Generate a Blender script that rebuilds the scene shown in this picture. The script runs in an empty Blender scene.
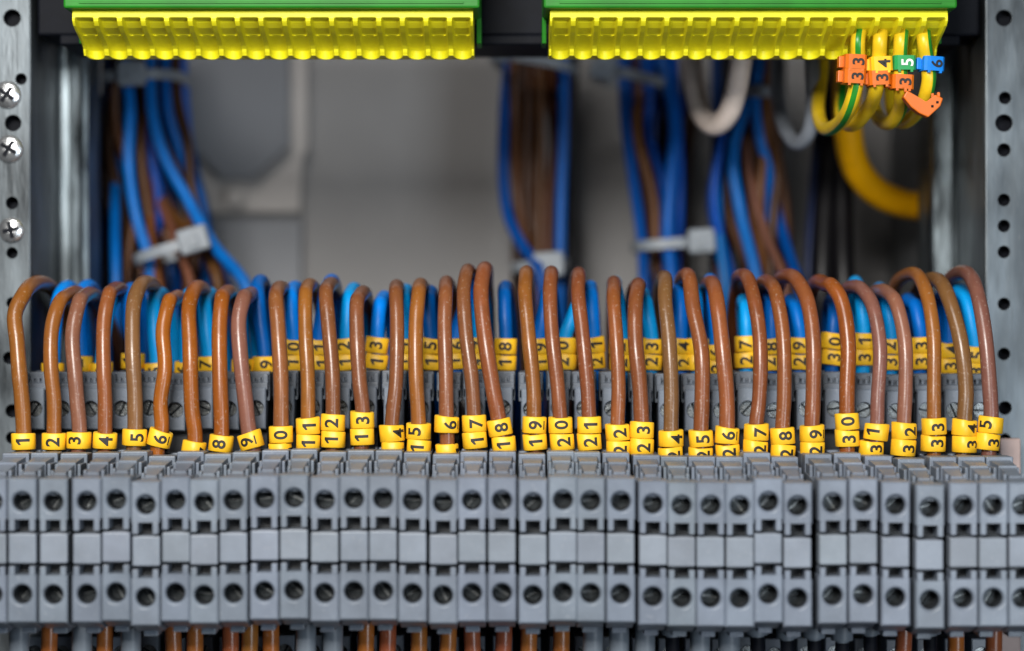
import bpy, bmesh, math, random
from mathutils import Vector, Matrix
random.seed(7)
SC = bpy.context.scene
COL = SC.collection
MM = 0.001
R = math.radians
# ------------------------------------------------------------------ frame of reference (millimetres)
# camera on the -Y side, looking along +Y; the terminal blocks' front faces lie on y = F
D, PX0, F = 450.0, 4.876, -12.0            # camera distance from that plane, pixels per mm on it


def s_at(y): return PX0 * D / (D + y - F)
def P(px, py, y):
    s = s_at(y)
    return Vector(((px - 512) / s, y, (325.5 - py) / s))


# ------------------------------------------------------------------ materials
def mat(name, col, rough=0.5, metal=0.0, spec=0.5, var=0.12, vscale=400, bump=0.0, bscale=900,
        speck=0.0, speckcol=(0.55, 0.5, 0.45), objcol=False, coat=0.0, streak=None, trans=0.0, roughvar=0.0, mottle=0.0, tint=False):
    m = bpy.data.materials.new(name)
    m.use_nodes = True
    nt = m.node_tree
    N, L = nt.nodes, nt.links
    b = N['Principled BSDF']
    b.inputs['Roughness'].default_value = rough
    b.inputs['Metallic'].default_value = metal
    b.inputs['Specular IOR Level'].default_value = spec
    b.inputs['Coat Weight'].default_value = coat
    b.inputs['Coat Roughness'].default_value = 0.25
    if trans:
        b.inputs['Subsurface Weight'].default_value = trans
        b.inputs['Subsurface Radius'].default_value = (0.002, 0.0015, 0.001)
        b.inputs['Subsurface Scale'].default_value = 0.6
    tc = N.new('ShaderNodeTexCoord')
    mp = N.new('ShaderNodeMapping')
    L.new(tc.outputs['Object'], mp.inputs['Vector'])
    if streak: mp.inputs['Scale'].default_value = streak
    oi = N.new('ShaderNodeObjectInfo')
    add = N.new('ShaderNodeVectorMath'); add.operation = 'ADD'
    L.new(mp.outputs['Vector'], add.inputs[0]); L.new(oi.outputs['Location'], add.inputs[1])
    n1 = N.new('ShaderNodeTexNoise')
    n1.inputs['Scale'].default_value = vscale; n1.inputs['Detail'].default_value = 4
    L.new(add.outputs[0], n1.inputs['Vector'])
    base = N.new('ShaderNodeMixRGB'); base.blend_type = 'MULTIPLY'; base.inputs['Fac'].default_value = 1
    if objcol: L.new(oi.outputs['Color'], base.inputs['Color1'])
    else: base.inputs['Color1'].default_value = (*col, 1)
    mr = N.new('ShaderNodeMapRange')
    mr.inputs['From Min'].default_value = 0.3; mr.inputs['From Max'].default_value = 0.7
    mr.inputs['To Min'].default_value = 1 - var; mr.inputs['To Max'].default_value = 1 + var
    L.new(n1.outputs['Fac'], mr.inputs['Value'])
    L.new(mr.outputs['Result'], base.inputs['Color2'])
    out = base.outputs['Color']
    if tint:
        tm = N.new('ShaderNodeMixRGB'); tm.blend_type = 'MULTIPLY'; tm.inputs['Fac'].default_value = 1
        L.new(out, tm.inputs['Color1']); L.new(oi.outputs['Color'], tm.inputs['Color2']); out = tm.outputs['Color']
    if mottle:
        n4 = N.new('ShaderNodeTexNoise'); n4.inputs['Scale'].default_value = 90; n4.inputs['Detail'].default_value = 3
        L.new(add.outputs[0], n4.inputs['Vector'])
        mr4 = N.new('ShaderNodeMapRange')
        mr4.inputs['From Min'].default_value = 0.38; mr4.inputs['From Max'].default_value = 0.62
        mr4.inputs['To Min'].default_value = 1 - mottle; mr4.inputs['To Max'].default_value = 1 + mottle
        L.new(n4.outputs['Fac'], mr4.inputs['Value'])
        b4 = N.new('ShaderNodeMixRGB'); b4.blend_type = 'MULTIPLY'; b4.inputs['Fac'].default_value = 1
        L.new(out, b4.inputs['Color1']); L.new(mr4.outputs['Result'], b4.inputs['Color2'])
        out = b4.outputs['Color']
    if speck:
        n2 = N.new('ShaderNodeTexNoise'); n2.inputs['Scale'].default_value = 1500; n2.inputs['Detail'].default_value = 2
        L.new(add.outputs[0], n2.inputs['Vector'])
        cr = N.new('ShaderNodeMapRange')
        cr.inputs['From Min'].default_value = 0.62; cr.inputs['From Max'].default_value = 0.74
        cr.inputs['To Max'].default_value = speck
        L.new(n2.outputs['Fac'], cr.inputs['Value'])
        mx = N.new('ShaderNodeMixRGB'); mx.inputs['Color2'].default_value = (*speckcol, 1)
        L.new(cr.outputs['Result'], mx.inputs['Fac']); L.new(out, mx.inputs['Color1'])
        out = mx.outputs['Color']
    L.new(out, b.inputs['Base Color'])
    if roughvar:
        rr = N.new('ShaderNodeMapRange')
        rr.inputs['From Min'].default_value = 0.3; rr.inputs['From Max'].default_value = 0.7
        rr.inputs['To Min'].default_value = max(0.05, rough - roughvar); rr.inputs['To Max'].default_value = rough + roughvar
        L.new(n1.outputs['Fac'], rr.inputs['Value']); L.new(rr.outputs['Result'], b.inputs['Roughness'])
    if bump:
        n3 = N.new('ShaderNodeTexNoise'); n3.inputs['Scale'].default_value = bscale; n3.inputs['Detail'].default_value = 3
        L.new(add.outputs[0], n3.inputs['Vector'])
        bp = N.new('ShaderNodeBump'); bp.inputs['Strength'].default_value = bump; bp.inputs['Distance'].default_value = 0.0003
        L.new(n3.outputs['Fac'], bp.inputs['Height']); L.new(bp.outputs['Normal'], b.inputs['Normal'])
    return m


M = {}
M['grey'] = mat('grey_plastic', (0.146, 0.172, 0.210), 0.38, var=0.06, vscale=300, bump=0.12, bscale=2500, speck=0.16, speckcol=(0.42, 0.43, 0.44), mottle=0.10, tint=True)
M['tag'] = mat('pale_grey_plastic', (0.176, 0.202, 0.238), 0.43, var=0.05, bump=0.1, bscale=2500, speck=0.10, mottle=0.07, tint=True)
M['recess_shade'] = mat('painted_recess_shade', (0.018, 0.021, 0.025), 0.45, var=0.2)  # near-black put in for shade inside screw bores and block seams
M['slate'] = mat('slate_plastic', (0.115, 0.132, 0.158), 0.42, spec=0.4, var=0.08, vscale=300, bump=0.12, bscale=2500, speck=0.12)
M['dark_steel'] = mat('dark_screw_steel', (0.022, 0.026, 0.028), 0.35, metal=0.7, var=0.4, vscale=1200, bump=0.3, bscale=2000)  # steel darkened so the recessed screw heads read dark
M['screw'] = mat('plated_steel', (0.17, 0.18, 0.18), 0.34, metal=0.9, var=0.25, vscale=1200, bump=0.3, bscale=2000)
M['zinc'] = mat('galvanised_steel', (0.095, 0.11, 0.12), 0.42, metal=0.65, var=0.5, vscale=130, bump=0.25, bscale=500,
                streak=(1.6, 1, 0.35), roughvar=0.12, speck=0.2, speckcol=(0.2, 0.19, 0.18), mottle=0.32)
M['zinc_dull'] = mat('dull_galvanised_steel', (0.125, 0.15, 0.163), 0.38, metal=0.75, var=0.7, vscale=140, bump=0.3, bscale=300,
                     streak=(1.6, 1, 0.4), roughvar=0.15, mottle=0.55)
M['zinc_bright'] = mat('bright_steel', (0.72, 0.73, 0.74), 0.25, metal=0.9, var=0.2, vscale=800, bump=0.25, bscale=1500)
M['wire'] = mat('wire_insulation', (0, 0, 0), 0.29, spec=0.5, var=0.08, vscale=350, bump=0.07, bscale=1800, speck=0.30,
                speckcol=(0.5, 0.40, 0.33), objcol=True, mottle=0.05)
M['wire_clean'] = mat('smooth_insulation', (0, 0, 0), 0.40, spec=0.25, var=0.08, vscale=300, bump=0.08, bscale=1500, objcol=True)
M['marker'] = mat('yellow_marker_plastic', (0.86, 0.49, 0.018), 0.42, var=0.05, vscale=500, speck=0.12, speckcol=(0.45, 0.28, 0.05), mottle=0.05)
M['marker_any'] = mat('marker_plastic', (0, 0, 0), 0.40, var=0.05, vscale=500, objcol=True, speck=0.1, speckcol=(0.3, 0.2, 0.1))
M['ink'] = mat('black_print', (0.012, 0.010, 0.009), 0.55, var=0.1)
M['ink_white'] = mat('white_print', (0.75, 0.75, 0.72), 0.55, var=0.05)
M['green'] = mat('green_plastic', (0.013, 0.175, 0.010), 0.5, spec=0.25, var=0.10, vscale=150, bump=0.06, bscale=1200, mottle=0.1)
M['yellow'] = mat('yellow_plastic', (0.82, 0.745, 0.010), 0.46, var=0.05, vscale=200, bump=0.05, bscale=1500, mottle=0.05)
M['earth_y'] = mat('earth_wire_yellow', (0.72, 0.48, 0.012), 0.36, var=0.08, bump=0.06)
M['earth_g'] = mat('earth_wire_green', (0.018, 0.22, 0.02), 0.36, var=0.08, bump=0.06)
M['black'] = mat('black_plastic', (0.0035, 0.0045, 0.008), 0.6, spec=0.12, var=0.2, vscale=200, bump=0.1)
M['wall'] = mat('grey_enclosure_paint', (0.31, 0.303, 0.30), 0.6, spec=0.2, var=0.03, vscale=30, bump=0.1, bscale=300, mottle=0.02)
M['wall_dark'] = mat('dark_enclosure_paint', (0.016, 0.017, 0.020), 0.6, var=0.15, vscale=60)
M['wall_mid'] = mat('mid_grey_paint', (0.13, 0.135, 0.14), 0.55, var=0.08, vscale=60)  # plain mid grey of the right side wall
M['plate'] = mat('slate_grey_plate', (0.215, 0.225, 0.245), 0.5, var=0.05, vscale=40)
M['bracket'] = mat('warm_grey_plastic', (0.52, 0.485, 0.455), 0.5, var=0.06, vscale=60)
M['tie'] = mat('clear_nylon', (0.25, 0.28, 0.31), 0.4, var=0.08, trans=0.2)
M['blush'] = mat('pale_pink_paint', (0.42, 0.31, 0.28), 0.5, var=0.06)

# ------------------------------------------------------------------ mesh helpers (mm in, metres out)
def tag(o, label=None, cat=None, group=None, kind=None):
    if label: o['label'] = label
    if cat: o['category'] = cat
    if group: o['group'] = group
    if kind: o['kind'] = kind
    return o


def build(name, bm, mats, parent=None, origin=(0, 0, 0), recalc=True):
    """Links the bmesh as ONE mesh object whose origin is at 'origin' (mm, world; parent's own origin is taken off)."""
    og = Vector(origin)
    for v in bm.verts: v.co = (v.co - og) * MM
    if recalc: bmesh.ops.recalc_face_normals(bm, faces=bm.faces)
    me = bpy.data.meshes.new(name); bm.to_mesh(me); bm.free()
    if not isinstance(mats, (list, tuple)): mats = [mats]
    for m in mats: me.materials.append(m)
    return link(name, me, parent, og)


def link(name, me, parent=None, og=(0, 0, 0)):
    o = bpy.data.objects.new(name, me); COL.objects.link(o)
    o.location = Vector(og) * MM
    if parent is not None:
        o.parent = parent
        o.location = Vector(og) * MM - parent.location
    return o


def thing(name, label, cat, loc=(0, 0, 0), group=None):
    o = bpy.data.objects.new(name, None); COL.objects.link(o)
    o.location = Vector(loc) * MM; o.empty_display_size = 0.005
    return tag(o, label, cat, group)


def cbox(bm, x0, x1, y0, y1, z0, z1, c=0.25, mi=0, seg=2):
    r = bmesh.ops.create_cube(bm, size=1)
    vs = r['verts']
    for v in vs:
        v.co = Vector((x0 if v.co.x < 0 else x1, y0 if v.co.y < 0 else y1, z0 if v.co.z < 0 else z1))
    fs = {f for v in vs for f in v.link_faces}
    for f in fs: f.material_index = mi
    if c:
        es = list({e for v in vs for e in v.link_edges})
        rb = bmesh.ops.bevel(bm, geom=es, offset=c, segments=seg, affect='EDGES', profile=0.5)
        for f in rb['faces']: f.material_index = mi


def prism(bm, poly, axis, a, b, mi=0, c=0.0):
    """extrudes polygon; axis 'x': poly of (y,z); 'y': poly of (x,z); 'z': poly of (x,y)"""
    def mk(p, t):
        return {'x': (t, p[0], p[1]), 'y': (p[0], t, p[1]), 'z': (p[0], p[1], t)}[axis]
    A = [bm.verts.new(mk(p, a)) for p in poly]; B = [bm.verts.new(mk(p, b)) for p in poly]
    fs = [bm.faces.new(A), bm.faces.new(B[::-1])]
    n = len(poly)
    for i in range(n): fs.append(bm.faces.new((A[i], B[i], B[(i + 1) % n], A[(i + 1) % n])))
    for f in fs: f.material_index = mi
    if c:
        es = list({e for f in fs for e in f.edges})
        rb = bmesh.ops.bevel(bm, geom=es, offset=c, segments=2, affect='EDGES', profile=0.5)
        for f in rb['faces']: f.material_index = mi


def ring(bm, pts): return [bm.verts.new(p) for p in pts]
def bridge(bm, a, b, smooth=False, mi=0):
    n = len(a)
    for i in range(n):
        f = bm.faces.new((a[i], a[(i + 1) % n], b[(i + 1) % n], b[i])); f.smooth = smooth; f.material_index = mi


def holed_face(bm, x0, x1, z0, z1, y, cx, cz, r, depth, cham=0.25, n=28, border=None, sides=None, floor=True, bot=None, top=None):
    """a rectangular face at y with a chamfered round hole; border > 0 chamfers the outline, sides extends it back to y=sides"""
    b = border or 0.0
    ax0, ax1, az0, az1 = x0 + b, x1 - b, z0 + (b if bot is None else bot), z1 - (b if top is None else top)
    angs = [2 * math.pi * i / n for i in range(n)]
    for X, Z in ((ax0, az0), (ax1, az0), (ax0, az1), (ax1, az1)):
        a = math.atan2(Z - cz, X - cx) % (2 * math.pi)
        k = min(range(len(angs)), key=lambda i: abs(angs[i] - a))
        angs[k] = a
    angs.sort()

    def rect(a, X0, X1, Z0, Z1):
        dx, dz = math.cos(a), math.sin(a)
        t = min([((X1 if dx > 0 else X0) - cx) / dx if abs(dx) > 1e-9 else 1e9,
                 ((Z1 if dz > 0 else Z0) - cz) / dz if abs(dz) > 1e-9 else 1e9])
        return cx + t * dx, cz + t * dz
    inner = ring(bm, [(cx + (r + cham) * math.cos(a), y, cz + (r + cham) * math.sin(a)) for a in angs])
    pr = [rect(a, ax0, ax1, az0, az1) for a in angs]
    outer = ring(bm, [(p[0], y, p[1]) for p in pr])
    bridge(bm, outer, inner)
    c1 = ring(bm, [(cx + r * math.cos(a), y + cham, cz + r * math.sin(a)) for a in angs])
    bridge(bm, inner, c1, True)
    cm = ring(bm, [(cx + r * math.cos(a), y + cham + (.7 if floor else .3), cz + r * math.sin(a)) for a in angs])
    bridge(bm, c1, cm, True)
    c2 = ring(bm, [(cx + r * math.cos(a), y + depth, cz + r * math.sin(a)) for a in angs])
    bridge(bm, cm, c2, True, mi=1)  # deeper bore wall carries the painted shade
    if floor: bm.faces.new(c2).material_index = 1
    last = outer
    if b:
        def sc(p): return (x0 + (p[0] - ax0) * (x1 - x0) / (ax1 - ax0), z0 + (p[1] - az0) * (z1 - z0) / (az1 - az0))
        o2 = ring(bm, [(sc(p)[0], y + b, sc(p)[1]) for p in pr]); bridge(bm, last, o2); last = o2
    if sides is not None:
        qs = [v.co.copy() for v in last]
        o3 = ring(bm, [(q.x, sides, q.z) for q in qs]); bridge(bm, last, o3)
        bm.faces.new(o3)


def catmull(pts, n=7):
    pts = [Vector(p) for p in pts]
    Q = [pts[0] * 2 - pts[1]] + pts + [pts[-1] * 2 - pts[-2]]
    out = []
    for i in range(1, len(Q) - 2):
        p0, p1, p2, p3 = Q[i - 1:i + 3]
        # centripetal-like tangents, kept short on uneven spacing
        d1, d0, d2 = (p2 - p1).length, max((p1 - p0).length, 1e-6), max((p3 - p2).length, 1e-6)
        m1 = ((p1 - p0) / d0 * d1 + (p2 - p1) * d0 / d0) * 0.5 if d0 else (p2 - p1)
        m2 = ((p2 - p1) + (p3 - p2) / d2 * d1) * 0.5
        for k in range(n):
            t = k / n
            h = (2 * t**3 - 3 * t**2 + 1, t**3 - 2 * t**2 + t, -2 * t**3 + 3 * t**2, t**3 - t**2)
            out.append(p1 * h[0] + m1 * h[1] + p2 * h[2] + m2 * h[3])
    out.append(pts[-1])
    return out


def tube(bm, pts, r, seg=14, n=7, stripe=None, wob=0.0, first=Vector((1, 0, 0))):
    C = catmull(pts, n)
    T = [(C[min(i + 1, len(C) - 1)] - C[max(i - 1, 0)]).normalized() for i in range(len(C))]
    u = first - T[0] * first.dot(T[0])
    if u.length < 0.05: u = Vector((0, 1, 0)) - T[0] * T[0].y
    u.normalize()
    prev = None; ph = random.random() * 9
    for i, (c, t) in enumerate(zip(C, T)):
        u = (u - t * u.dot(t)).normalized(); w = t.cross(u)
        rr = r * (1 + wob * math.sin(ph + i * 0.7))
        cur = ring(bm, [c + (u * math.cos(2 * math.pi * k / seg) + w * math.sin(2 * math.pi * k / seg)) * rr for k in range(seg)])
        if prev:
            for k in range(seg):
                f = bm.faces.new((prev[k], prev[(k + 1) % seg], cur[(k + 1) % seg], cur[k])); f.smooth = True
                if stripe and (k - stripe[0]) % seg < stripe[1]: f.material_index = 1
        else: bm.faces.new(cur[::-1])
        prev = cur
    bm.faces.new(prev)
    return C, T


def lin(p, y0, y1): return y0 + (y1 - y0) * p
def srgb(r, g, b):
    f = lambda c: (c / 255 / 12.92) if c < 10.3 else ((c / 255 + 0.055) / 1.055) ** 2.4
    return (f(r), f(g), f(b), 1)


# ------------------------------------------------------------------ numerals printed on the marker sleeves
SL_RX, SL_RY, SL_N, SL_H = 2.62, 2.45, 2.5, 3.62


def sl_y(x):
    q = min(0.999, abs(x) / SL_RX)
    return -SL_RY * (1 - q ** SL_N) ** (1 / SL_N)


GLYPH = {}
def glyph(ch, flat=None):
    """mesh of one digit lying sideways (its head to the left) on the rounded front of a sleeve; flat = y of a flat marker face"""
    key = (ch, flat)
    if key in GLYPH: return GLYPH[key]
    cu = bpy.data.curves.new('digit', 'FONT'); cu.body = ch; cu.size = 1; cu.offset = 0.008; cu.bevel_depth = 0.016; cu.bevel_resolution = 0; cu.resolution_u = 5
    ob = bpy.data.objects.new('digit', cu); COL.objects.link(ob)
    bpy.context.view_layer.update()
    me = bpy.data.meshes.new_from_object(ob.evaluated_get(bpy.context.evaluated_depsgraph_get()))
    bpy.data.objects.remove(ob); bpy.data.curves.remove(cu)
    bm = bmesh.new(); bm.from_mesh(me); bpy.data.meshes.remove(me)
    xs = [v.co.x for v in bm.verts]; ys = [v.co.y for v in bm.verts]
    cx, cy, h = (min(xs) + max(xs)) / 2, (min(ys) + max(ys)) / 2, max(ys) - min(ys)
    k = 3.0 / h
    if ch == '1':                                                # drawn by hand: a stem with a slanting flag
        bm.clear()
        one = [(-.05, .5), (.14, .5), (.14, -.5), (-.07, -.5), (-.07, .25), (-.30, .13), (-.30, .30)]
        bm.faces.new([bm.verts.new((px, py, 0)) for px, py in one]); k, cx, cy = 3.0, -.04, 0
        bmesh.ops.triangulate(bm, faces=bm.faces[:])
    for v in bm.verts: v.co = Vector(((v.co.x - cx) * k, (v.co.y - cy) * k, max(0, v.co.z) * k))
    if ch in '69' and flat is None:                              # the bar under a 6 or a 9
        bmesh.ops.create_grid(bm, x_segments=1, y_segments=1, size=0.5,
                              matrix=Matrix.Translation((0, -1.88, 0)) @ Matrix.Diagonal((1.9, 0.26, 1, 1)))
    for v in bm.verts: v.co = Vector((-v.co.y, v.co.z, v.co.x))
    for i in range(-9, 10):
        bmesh.ops.bisect_plane(bm, geom=bm.verts[:] + bm.edges[:] + bm.faces[:], plane_co=(i * 0.22, 0, 0), plane_no=(1, 0, 0))
    for v in bm.verts: v.co.y = (sl_y(v.co.x) if flat is None else flat) - 0.03 - v.co.y * .5
    for v in bm.verts: v.co *= MM
    me = bpy.data.meshes.new('numeral'); bm.to_mesh(me); bm.free()
    GLYPH[key] = me
    return me


def numeral_mesh(ch, flat=None, white=False):
    me = glyph(ch, flat)
    if white: me = me.copy()
    if not me.materials: me.materials.append(M['ink_white'] if white else M['ink'])
    return me


def sleeve_mesh(a0=0.0, amp=0.0, step=0.0):
    bm = bmesh.new(); n = 40; H = SL_H / 2
    def se(a, rx, ry):
        c, s = math.cos(a), math.sin(a)
        q = (abs(c) ** SL_N + abs(s) ** SL_N) ** (-1 / SL_N)
        return rx * q * c, ry * q * s
    A = [2 * math.pi * i / n for i in range(n)]
    def rg(k, z, inner=False):
        if inner: return ring(bm, [(1.88 * math.cos(a), 1.88 * math.sin(a), z) for a in A])
        return ring(bm, [(*se(a, SL_RX - k, SL_RY - k), z) for a in A])
    o0, o1, o2, o3 = rg(0.16, -H), rg(0, -H + 0.16), rg(0, H - 0.16), rg(0.16, H)
    i0, i1 = rg(0, H, True), rg(0, -H, True)
    bridge(bm, o0, o1, True); bridge(bm, o1, o2, True); bridge(bm, o2, o3, True)
    bridge(bm, o3, i0); bridge(bm, i0, i1, True); bridge(bm, i1, o0)
    for v in bm.verts:
        if v.co.z > 0:
            an = math.atan2(v.co.y, v.co.x)
            v.co.z += amp * math.cos(an - a0) - step * max(0, min(1, 1 + 4 * math.cos(an + 1.57 - 1.0)))  * .5
    for v in bm.verts: v.co *= MM
    bmesh.ops.recalc_face_normals(bm, faces=bm.faces)
    me = bpy.data.meshes.new('marker_sleeve'); bm.to_mesh(me); bm.free()
    me.materials.append(M['marker'])
    return me


SLEEVES = [sleeve_mesh(), sleeve_mesh(.3, .18), sleeve_mesh(2.6, .22), sleeve_mesh(1.2, .1, .35), sleeve_mesh(4.5, .12, .2)]


def add_sleeve(wire, pos, axis, twist, ch):
    """a sleeve on the wire at pos (mm, world), its axis along 'axis', turned by 'twist' degrees; ch = its digit"""
    o = bpy.data.objects.new('marker_sleeve', random.choice(SLEEVES)); COL.objects.link(o); o.parent = wire
    axis = axis.normalized()
    q = Vector((0, 0, 1)).rotation_difference(axis)
    o.rotation_mode = 'QUATERNION'
    o.rotation_quaternion = q @ Matrix.Rotation(R(twist), 3, 'Z').to_quaternion()
    o.location = Vector(pos) * MM - wire.location
    if ch:
        d = bpy.data.objects.new('numeral', numeral_mesh(ch)); COL.objects.link(d); d.parent = o
        d.location = (random.uniform(-.1, .1) * MM * 0, 0, random.uniform(-.12, .12) * MM)
    return o


# ================================================================== THE SETTING
bm = bmesh.new(); cbox(bm, -260, 260, 172, 180, -220, 220, 0)
tag(build('cabinet_wall', bm, M['wall']), kind='structure')
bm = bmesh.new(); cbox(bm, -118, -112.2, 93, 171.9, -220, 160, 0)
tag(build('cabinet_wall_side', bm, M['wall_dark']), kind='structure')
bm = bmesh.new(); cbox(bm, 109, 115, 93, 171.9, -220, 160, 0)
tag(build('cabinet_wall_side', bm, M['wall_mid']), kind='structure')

# ================================================================== TERMINAL BLOCKS
FX = [-8, 22, 52.6, 86.5, 116, 145, 175, 203.5, 233, 264, 294, 324.5, 353.7, 383, 412.5, 443, 472, 502, 533, 563, 590.7,
      621, 653, 682, 711, 740, 768.6, 798, 833, 863.5, 896, 930.7, 964, 993.5, 1023]
FY = [501, 500.6, 501.3, 500.6, 499, 504, 499.6, 502, 500, 498, 497, 499.6, 498, 498, 500.2, 502, 499.6, 499.6, 502, 499, 500,
      500.6, 503, 504.6, 504.6, 505, 500.6, 505, 502, 501, 504, 507, 505, 504.6, 504.6]


def well(bm, y, zt, hw, yf, yb, mi=0):
    """wire entry of one level: an open well between four walls"""
    cbox(bm, -hw, hw, yf, y - 3.0, zt - 6, zt, 0.28, mi=mi)
    cbox(bm, -hw, hw, y + 3.0, yb, zt - 6, zt, 0.28, mi=mi)
    cbox(bm, -hw, -hw + 0.2, y - 3.05, y + 3.05, zt - 6, zt - 0.25, 0.05)
    cbox(bm, hw - 0.2, hw, y - 3.05, y + 3.05, zt - 6, zt - 0.25, 0.05)


def block_front_mesh():
    bm = bmesh.new(); hw = 2.96; f = F
    holed_face(bm, -hw, hw, -39.8, -31.4, f, 0, -36.2, 1.95, 7, cham=0.50, border=0.36, bot=0.03, sides=f + 7)
    holed_face(bm, -hw, hw, -61.0, -51.2, f, 0, -55.2, 1.95, 7, cham=0.50, border=0.36, top=0.03, sides=f + 7)
    for s in (-1, 1):
        a, b = sorted((s * 1.5, s * (hw - .3)))
        cbox(bm, a, b, f + .04, f + 6, -42.15, -39.75, 0.12)
        cbox(bm, a, b, f + .04, f + 6, -51.25, -49.45, 0.12)
    cbox(bm, -2.6, 2.6, f + 5.5, 25, -62.3, -33.4, 0.2, mi=1)             # core, painted dark as the shade seen in the seams
    prism(bm, [(f + 1.0, -61.2), (20, -61.2), (20, -63.6), (f + 7, -63.0)], 'x', -2.75, 2.75, c=0.2)
    cbox(bm, -1.5, 1.5, f + 7, f + 12, -64.1, -62.4, 0.2)
    # stepped top: dark sunken floor with a pale funnel-shaped tongue in the middle that climbs to the wire entry
    zt = -27.4
    well(bm, 18, zt, hw - .05, 9.5, 25)
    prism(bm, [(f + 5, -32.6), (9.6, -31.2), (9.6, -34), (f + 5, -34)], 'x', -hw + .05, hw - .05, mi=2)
    def wedge(yb, zb_, wb, yf, zf, wf, dz):
        v = [bm.verts.new(c) for c in ((-wf, yf, zf), (wf, yf, zf), (wb, yb, zb_), (-wb, yb, zb_), (-wf, yf, zf - dz), (wf, yf, zf - dz), (wb, yb, zb_ - dz), (-wb, yb, zb_ - dz))]
        for q in ((0, 1, 2, 3), (7, 6, 5, 4), (0, 4, 5, 1), (1, 5, 6, 2), (2, 6, 7, 3), (3, 7, 4, 0)): bm.faces.new([v[i] for i in q])
    wedge(9.7, -28.2, 2.2, f + 14, -28.9, 1.9, 4)
    wedge(f + 14, -29.3, 1.75, f + 7, -30.6, 1.2, 4)
    wedge(f + 7, -30.9, 1.5, f + 1.5, -31.8, 2.1, 3)
    for s in (-1, 1):
        a, b = sorted((s * 2.05, s * 2.75))
        cbox(bm, a, b, f + 15, 9.6, -33, -29.3, 0.2)
        a, b = sorted((s * 1.5, s * 2.2))
        cbox(bm, a, b, f + 8, f + 10, -33, -30.2, 0.2)
    return bm


def block_rear_mesh():
    bm = bmesh.new(); hw = 2.2
    holed_face(bm, -hw, hw, -23.2, -13.9, 28, 0, -18.6, 1.72, 6, cham=0.22, border=0.25, sides=36)
    cbox(bm, -2.3, 2.3, 31.5, 56, -64, -14.5, 0.2, mi=1)  # rear core painted dark as shade in the gaps
    well(bm, 39, -10.4, 2.8, 31.0, 46, mi=2)
    prism(bm, [(28.6, -13.8), (28.6, -13.0), (30.2, -12.3), (31.2, -12.3), (31.2, -15), (28.6, -14.4)], 'x', -2.5, 2.5, mi=2, c=0.1)
    for s in (-1, 1):                                                 # hinge cheeks and small pegs on the upper level
        a, b = sorted((s * 1.45, s * 2.6)); cbox(bm, a, b, 28.9, 31.4, -13.4, -10.9, 0.25, mi=2)
        a, b = sorted((s * .3, s * 1.0)); cbox(bm, a, b, 29.2, 31.4, -13.4, -11.7, 0.2, mi=2)
    cbox(bm, -2.75, 2.75, 31.0, 33, -17, -12.8, 0.2, mi=2)
    # lower rear level
    holed_face(bm, -hw, hw, -80, -69.5, 28, 0, -73.2, 1.7, 6, cham=0.22, border=0.25, sides=36)
    return bm


def tag_mesh():
    bm = bmesh.new(); cbox(bm, -2.84, 2.84, F + .25, F + 5, -48.9, -42.7, 0.34)
    return bm


def screw_mesh(r=1.62, w=0.24, dp=0.5, name='screw', cross=False):
    """slotted head facing -Y, centre at the origin"""
    bm = bmesh.new(); n = 20
    for s in (-1, 1):
        a0 = math.asin(w / r)
        pts = [(r * math.cos(a), s * r * math.sin(a)) for a in [a0 + (math.pi - 2 * a0) * i / n for i in range(n + 1)]]
        prism(bm, pts, 'y', 0, 1.2)
    prism(bm, [(r * .99 * math.cos(2 * math.pi * i / 24), r * .99 * math.sin(2 * math.pi * i / 24)) for i in range(24)], 'y', dp, 1.6, mi=1)
    for v in bm.verts: v.co *= MM
    bmesh.ops.recalc_face_normals(bm, faces=bm.faces)
    me = bpy.data.meshes.new(name); bm.to_mesh(me); bm.free(); me.materials.append(M['screw']); me.materials.append(M['screw'])
    return me


SCREW = screw_mesh()
DARKSCREW = SCREW.copy(); DARKSCREW.materials[0] = M['dark_steel']; REARSCREW = SCREW.copy(); REARSCREW.materials[1] = M['dark_steel']  # paler front slots paint a glint, dark rear slots paint shade
_f = build('housing', block_front_mesh(), [M['grey'], M['recess_shade'], M['slate']]); FRONT = _f.data; bpy.data.objects.remove(_f)
_f = build('rear_tier', block_rear_mesh(), [M['grey'], M['recess_shade'], M['slate']]); REAR = _f.data; bpy.data.objects.remove(_f)
_f = build('marker_plate', tag_mesh(), M['tag']); TAGM = _f.data; bpy.data.objects.remove(_f)

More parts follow.
